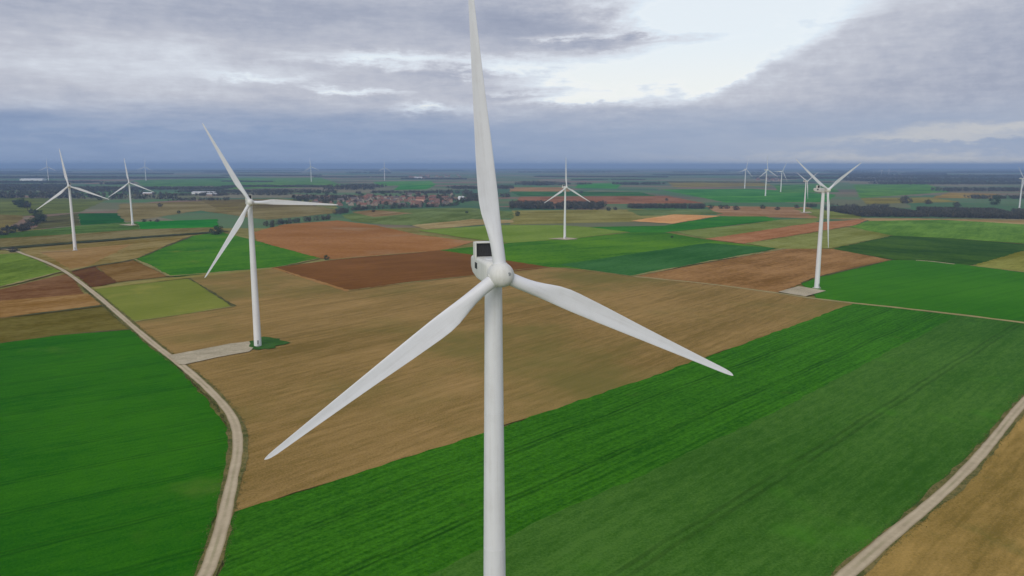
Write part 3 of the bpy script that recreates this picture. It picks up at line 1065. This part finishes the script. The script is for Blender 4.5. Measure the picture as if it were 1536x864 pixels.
T_PROTO = [None, make_tree(12, 4.4, leaf_bare), make_tree(13, 5.2, leaf_green, True), make_tree(14, 3.2, leaf_mix), make_tree(15, 5.0, leaf_mix, True)]
T_USED = set()


def tree(px, py, hpx, kind, label, group=None, sx=1.0):
    g = gp(px, py)
    dist = math.hypot(g.x, g.y)
    h = hpx * dist / F_PX / math.cos(math.atan2(g.x, g.y))
    t = T_PROTO[kind]
    if kind in T_USED: t = copy_tree(t)
    T_USED.add(kind)
    t.location = (g.x, g.y, 0)
    t.rotation_euler = (0, 0, rng.random() * 6.28)
    k = h / 10.0
    t.scale = (k * sx, k * sx, k)
    tag(t, label, 'tree')
    if group: t['group'] = group
    elif 'group' in t: del t['group']
    return t


tree(490, 390, 8, 2, 'small dark round tree alone at the edge of the reddish field and green strip')
tree(1008, 357, 4, 2, 'tiny dark bush alone in the middle of the large green field')
tree(776, 324, 8, 2, 'round dark tree beside the blade of the big turbine, below the dark tree belt')
tree(325, 352, 13, 2, 'broad dark tree at the end of the ditch beside the lower blade of a turbine', sx=1.3)
tree(20, 378, 6, 4, 'low dark bushy tree where the left track meets the ditch', sx=1.6)
tree(1358, 305, 10, 4, 'broad dark tree standing behind the long dark wood, larger than its neighbours', sx=1.2)
tree(1492, 307, 11, 2, 'tall dark tree behind the right part of the wood, near the last turbine', sx=1.0)
GR = 'lone trees scattered along the middle distance'
LB = 'small dark tree standing alone among the far fields beyond the turbines'
for (x, y, h, k) in [(913, 316, 6, 2), (923, 315, 5, 4), (1104, 315, 7, 4), (1144, 313, 6, 2), (1166, 315, 5, 4), (1082, 313, 6, 2), (1090, 313, 6, 4), (1066, 313, 6, 2),
                     (1195, 312, 5, 4), (1392, 306, 6, 4), (1435, 310, 6, 4), (236, 333, 4, 4), (216, 333, 4, 2), (226, 333, 3, 1), (150, 300, 5, 2), (408, 341, 6, 4),
                     (1000, 301, 4, 2), (872, 290, 4, 4), (700, 320, 4, 2), (560, 318, 4, 4), (268, 320, 4, 2), (240, 310, 5, 4)]:
    tree(x, y, h, k, LB, GR, sx=1.25)
GL = 'trees along the stream at far left'
LL = 'dark tree in the slanting row along the stream at far left'
for i in range(26):
    f = i / 25
    pts = [(22, 306), (40, 312), (64, 330), (52, 338), (36, 346), (6, 352), (-30, 356)]
    k = f * (len(pts) - 1)
    a = min(int(k), len(pts) - 2)
    x = pts[a][0] + (pts[a + 1][0] - pts[a][0]) * (k - a) + rng.uniform(-4, 4)
    y = pts[a][1] + (pts[a + 1][1] - pts[a][1]) * (k - a) + rng.uniform(-1, 1)
    tree(x, y, rng.uniform(5, 11), rng.choice((2, 4, 3)), LL, GL, sx=1.2)


def mass(name, line, width, h, mat, dens=1.0, faces=40, kind='stuff', label=None, cat=None, gaps=0.0, even=0.72):
    """woodland or hedge: crowns along a line of ground points"""
    rg = random.Random(int(abs(line[0][0]) * 7 + abs(line[0][1]) * 13))
    V, Fc = [], []
    for a, b in zip(line[:-1], line[1:]):
        a, b = Vector(a), Vector(b)
        d = b - a
        if d.length < 1: continue
        nrm = Vector((-d.y, d.x)).normalized()
        if nrm.y < 0: nrm = -nrm
        n = max(2, int(d.length / (h * 0.5) * dens * max(1, width / h * 0.7)))
        for _ in range(n):
            f = rg.random()
            if gaps and math.sin(f * d.length / h * 0.9 + a.x) < gaps - 1: continue
            w = rg.random()
            p = a + d * f + nrm * (w * width)
            hh = h * rg.uniform(even, 1.08)
            clump_faces(V, Fc, (p.x, p.y, hh * 0.58), h * rg.uniform(.30, .48), hh * 0.42, faces, h * 0.075 * (40 / faces) ** .5, rg)
            clump_faces(V, Fc, (p.x, p.y, hh * 0.22), h * 0.3, hh * 0.22, int(faces * .4), h * 0.075 * (40 / faces) ** .5, rg)
    o = mesh_obj(name, V, Fc, mat)
    return tag(o, label, cat, None, kind)


def pline(*pts):
    return [gp(*p) for p in pts]


mass('wood', pline((1294, 325.5), (1400, 326), (1536, 329), (1640, 332)), 230, 10.8, leaf_mix, 3.6, 34, even=0.92)
mass('wood', pline((766, 314), (830, 314), (898, 315)), 150, 15, leaf_mix, 2.2, 34, even=0.85)
mass('wood', pline((944, 313), (1000, 313), (1058, 313.5)), 50, 11.5, leaf_mix, 2.2, 34, even=0.85)
mass('hedge', pline((398, 340), (430, 336), (470, 332), (502, 329)), 14, 10, leaf_mix, 1.6, 50, 'thing', 'long bushy dark hedge along the top edge of the reddish field', 'hedge', 0.0)
mass('hedge', pline((500, 322), (512, 318), (560, 314), (620, 312), (690, 309)), 18, 10, leaf_mix, 1.5, 40, 'thing', 'long dark hedge below the village, curving towards the reddish field', 'hedge')
mass('hedge', pline((1214, 311), (1250, 311), (1290, 311), (1336, 311.5)), 24, 10, leaf_mix, 1.3, 40, 'thing', 'dark hedge between a turbine and the left end of the long wood', 'hedge', 0.5)
for (x0, x1, y, hp, w) in [(-60, 160, 298, 8, 120), (-40, 95, 293, 6, 80), (60, 205, 289, 5, 80), (145, 182, 277, 4, 160), (160, 252, 299, 8, 80), (235, 330, 294, 4, 60),
                           (250, 340, 301, 5, 40), (300, 430, 293, 5, 60), (380, 490, 290, 6, 90), (440, 515, 301, 8, 120), (480, 562, 285, 8, 160), (512, 572, 282, 6, 120),
                           (560, 640, 290, 4, 90), (640, 706, 291, 6, 90), (690, 765, 297, 8, 90), (640, 720, 302, 6, 60), (768, 852, 278, 6, 200), (848, 872, 277, 3, 100),
                           (920, 1000, 277, 4, 120), (1000, 1250, 274, 1.6, 60), (1150, 1292, 268.5, 3.5, 300), (1290, 1600, 272, 4.5, 300), (1280, 1420, 262, 2.4, 400),
                           (1420, 1600, 287, 5, 120), (1470, 1600, 299, 5, 90), (-80, 120, 287, 6, 200), (90, 330, 285, 4, 200), (-40, 70, 281, 4, 200), (330, 480, 281, 3, 150), (690, 770, 284, 5, 200), (1300, 1600, 267, 4, 500), (1330, 1600, 277, 4, 200), (1180, 1330, 264, 3, 400), (-80, 160, 268, 3, 400), (260, 430, 289, 4, 100), (-60, 120, 275, 3, 200), (100, 330, 268, 2.4, 300), (330, 470, 264, 2, 300),
                           (470, 640, 266, 1.6, 200), (600, 700, 269, 2.5, 120), (800, 1000, 266, 1.8, 300), (1000, 1150, 263, 2, 300), (-80, 250, 262, 2, 400), (1380, 1620, 259.5, 1.6, 400),
                           (20, 70, 284, 4, 90), (180, 235, 292, 4, 60), (870, 960, 270, 1.6, 120), (330, 400, 273, 2, 90)]:
    a = gp((x0 + x1) / 2, y)
    h = hp * math.hypot(a.x, a.y) / F_PX
    mid = (x0 + x1) / 2
    mass('wood', pline((x0, y + rng.uniform(-.4, .4)), (mid, y + rng.uniform(-.3, .3)), (x1, y + rng.uniform(-.4, .4))), w, h, leaf_mix, 0.8, 14)
# belts far out, down to the horizon
for i in range(46):
    y = rng.uniform(253.3, 260.5)
    x0 = rng.uniform(-150, 1600)
    dist = CAM_H * F_PX / (y - HORIZON)
    L_ = rng.uniform(25, 160)
    h = rng.uniform(14, 26)
    mass('wood', pline((x0, y), (x0 + L_, y + rng.uniform(-.15, .15))), rng.uniform(100, 500), h, leaf_mix, 0.35, 8)

# ------------------------------------------------------------------ village
wall_cols = [plain_mat('rendered_wall', c, 0.9, 0.12, 0.3) for c in ((146, 134, 122), (134, 114, 102), (124, 98, 88))]
roof_cols = [plain_mat('clay_tile_roof', c, 0.9, 0.2, 0.5) for c in ((112, 78, 66), (100, 74, 64), (88, 80, 78))]
win_m = plain_mat('window_glass', (60, 64, 70), 0.2, 0.1, 1)
shed_w = plain_mat('pale_sheet_cladding', (196, 196, 196), 0.6, 0.06, 0.2)
shed_r = plain_mat('grey_sheet_roof', (168, 168, 172), 0.6, 0.1, 0.2)


def make_building(name, w, l, hw, hr, wm, rm, chimney=True):
    root = empty(name, (0, 0, 0))
    V = [(-w/2, -l/2, -.3), (w/2, -l/2, -.3), (w/2, l/2, -.3), (-w/2, l/2, -.3), (-w/2, -l/2, hw), (w/2, -l/2, hw), (w/2, l/2, hw), (-w/2, l/2, hw), (0, -l/2, hw + hr), (0, l/2, hw + hr)]
    mesh_obj('wall', V, [(0, 1, 5, 8, 4), (1, 2, 6, 5), (2, 3, 7, 9, 6), (3, 0, 4, 7)], wm, root)
    e, t = 0.5, 0.25
    sl = hr / (w / 2)
    V = []
    for z in (0.03, 0.03 + t):
        V += [(-w/2 - e, -l/2 - e, hw - e * sl + z), (0, -l/2 - e, hw + hr + z), (w/2 + e, -l/2 - e, hw - e * sl + z),
              (-w/2 - e, l/2 + e, hw - e * sl + z), (0, l/2 + e, hw + hr + z), (w/2 + e, l/2 + e, hw - e * sl + z)]
    Fr = [(0, 1, 4, 3), (1, 2, 5, 4), (6, 9, 10, 7), (7, 10, 11, 8), (0, 6, 7, 1), (1, 7, 8, 2), (3, 4, 10, 9), (4, 5, 11, 10), (0, 3, 9, 6), (2, 8, 11, 5)]
    rf = mesh_obj('roof', V, Fr, rm, root)
    if chimney:
        bm = bmesh.new()
        box_bm(bm, (w * .12, l * .28, hw + hr + 0.3), (0.8, 0.8, 1.8))
        bm_obj('chimney', bm, rm, rf)
        for sx in (-1, 1):
            for k in range(3):
                bm = bmesh.new()
                box_bm(bm, (sx * w / 2, -l / 3 + k * l / 3, hw * .55), (0.12, 1.1, 1.4))
                bm_obj('window', bm, win_m, root)
    return root


H_PROTO = []
for i in range(4):
    H_PROTO.append(make_building('house', (8.5, 9.5, 8, 10)[i], (12, 14, 10, 18)[i], (4.6, 5.2, 4.2, 5)[i], (3.6, 4.2, 3.4, 4.6)[i], wall_cols[i % 3], roof_cols[(0, 1, 0, 2)[i]]))
H_USED = set()


def house(px, py, kind, label, group, k=1.0):
    g = gp(px, py)
    h = H_PROTO[kind]
    if kind in H_USED: h = copy_tree(h)
    H_USED.add(kind)
    h.location = (g.x, g.y, 0)
    h.rotation_euler = (0, 0, rng.choice((0.4, 0.5, 1.9, 2.0, 1.2)) + rng.uniform(-.2, .2))
    h.scale = (k, k, k)
    tag(h, label, 'house', group)


done = []
n_h = 0
while n_h < 110:
    x, y = rng.uniform(470, 678), rng.gauss(302, 5)
    lo = 296 if x > 600 else 298
    if not lo - 4 < y < 311: continue
    if x < 530 and rng.random() < 0.55: continue
    if any(abs(x - a) < 3.2 and abs(y - b) < 1.1 for a, b in done): continue
    if abs(x - 631) < 9 and abs(y - 303) < 4: continue
    done.append((x, y))
    house(x, y, rng.randrange(4), 'small house with a reddish roof in the far village among bare trees', 'houses of the far village', rng.uniform(0.85, 1.15))
    n_h += 1
for i in range(140):
    x, y = rng.uniform(440, 715), rng.gauss(301, 6)
    if not 290 < y < 311: continue
    tree(x, y, rng.uniform(4, 6.5), rng.choice((1, 3, 4, 2)), 'bare or dark tree between the houses of the far village', 'trees of the far village', sx=1.2)
for i in range(26):
    house(rng.uniform(600, 700), rng.uniform(263.5, 269), rng.randrange(4), 'tiny pale house in the hazy second village near the horizon', 'houses of the second village', 1.5)
for i in range(14):
    house(rng.uniform(1136, 1170), rng.uniform(269, 272.5), rng.randrange(4), 'tiny pale house in the hazy hamlet behind three thin turbines', 'houses of the hazy hamlet', 1.4)


def special(name, px, py, w, l, hw, hr, wm, rm, rz, label, cat):
    b = make_building(name, w, l, hw, hr, wm, rm, False)
    g = gp(px, py)
    b.location = (g.x, g.y, 0)
    b.rotation_euler = (0, 0, rz)
    tag(b, label, cat)


pink_m = plain_mat('pink_render', (188, 140, 128), 0.9, 0.08, 0.2)
white_w = plain_mat('white_render', (214, 214, 214), 0.8, 0.05, 0.2)
special('manor', 631, 303.5, 14, 24, 9, 6, pink_m, roof_cols[0], R(80), 'large pinkish building standing above the other roofs of the far village', 'building')
special('barn', 692, 300, 12, 16, 7, 4, white_w, shed_w, R(70), 'bright white building at the right end of the far village', 'building')
special('shed', 306, 291, 24, 78, 6, 3, shed_w, shed_r, R(88), 'long white shed, longest of the pale farm buildings left of the village', 'shed')
special('shed', 318, 293.5, 16, 34, 5, 3, wall_cols[1], shed_r, R(88), 'shorter brownish shed in front of the long white farm shed', 'shed')
special('shed', 222, 292, 14, 30, 5, 3, wall_cols[1], shed_w, R(92), 'pale roofed barn beside the dark copse, right of a far turbine', 'barn')
special('shed', 628, 268, 30, 60, 10, 4, white_w, shed_w, R(75), 'tiny white building in the hazy second village near the horizon', 'building')
special('shed', 50, 271, 40, 160, 10, 4, shed_w, shed_w, R(85), 'pale long building far away near the left horizon', 'building')

# ------------------------------------------------------------------ rough grass beside the tracks
def tufts(P, wid, n, rg):
    V, Fc = [], []
    P = [p for p in P if p.length < 700]
    for _ in range(n):
        i = rg.randrange(len(P) - 1)
        a, b = P[i], P[i + 1]
        t = (b - a).normalized()
        nrm = Vector((-t.y, t.x)) * rg.choice((-1, 1))
        p = a.lerp(b, rg.random()) + nrm * (2.1 + abs(rg.gauss(0, 0.9)) * wid)
        h = rg.uniform(0.2, 0.55)
        for k in range(5):
            an = rg.random() * 6.28
            w = rg.uniform(0.06, 0.14)
            c, s_ = math.cos(an), math.sin(an)
            q = Vector((p.x + rg.uniform(-.3, .3), p.y + rg.uniform(-.3, .3), 0.5))
            i0 = len(V)
            V.extend([(q.x - c * w, q.y - s_ * w, 0.4), (q.x + c * w, q.y + s_ * w, 0.4), (q.x + s_ * h * .5 + c * w * .3, q.y - c * h * .5, 0.6 + h)])
            Fc.append((i0, i0 + 1, i0 + 2))
    return V, Fc


tuft_m = leaf_mat('verge_blades', [(44, 62, 28), (80, 88, 44), (128, 116, 72)])
rg = random.Random(5)
V, Fc = tufts(LP, 1.0, 6000, rg)
V2, F2 = tufts(RP, 1.0, 5000, rg)
n0 = len(V)
tag(mesh_obj('grass', V + V2, Fc + [tuple(i + n0 for i in f) for f in F2], tuft_m), kind='stuff')

# ------------------------------------------------------------------ render
scene.view_settings.view_transform = 'Standard'
scene.view_settings.look = 'None'
scene.view_settings.gamma = 1.0
scene.view_settings.exposure = 0.0
scene.view_settings.use_curve_mapping = False
scene.render.engine = 'CYCLES'
scene.cycles.use_denoising = True
scene.cycles.denoising_prefilter = 'ACCURATE'
scene.cycles.adaptive_threshold = 0.004
scene.cycles.max_bounces = 6
scene.cycles.diffuse_bounces = 3
scene.cycles.volume_bounces = 0
scene.cycles.filter_width = 1.5
scene.render.film_transparent = False
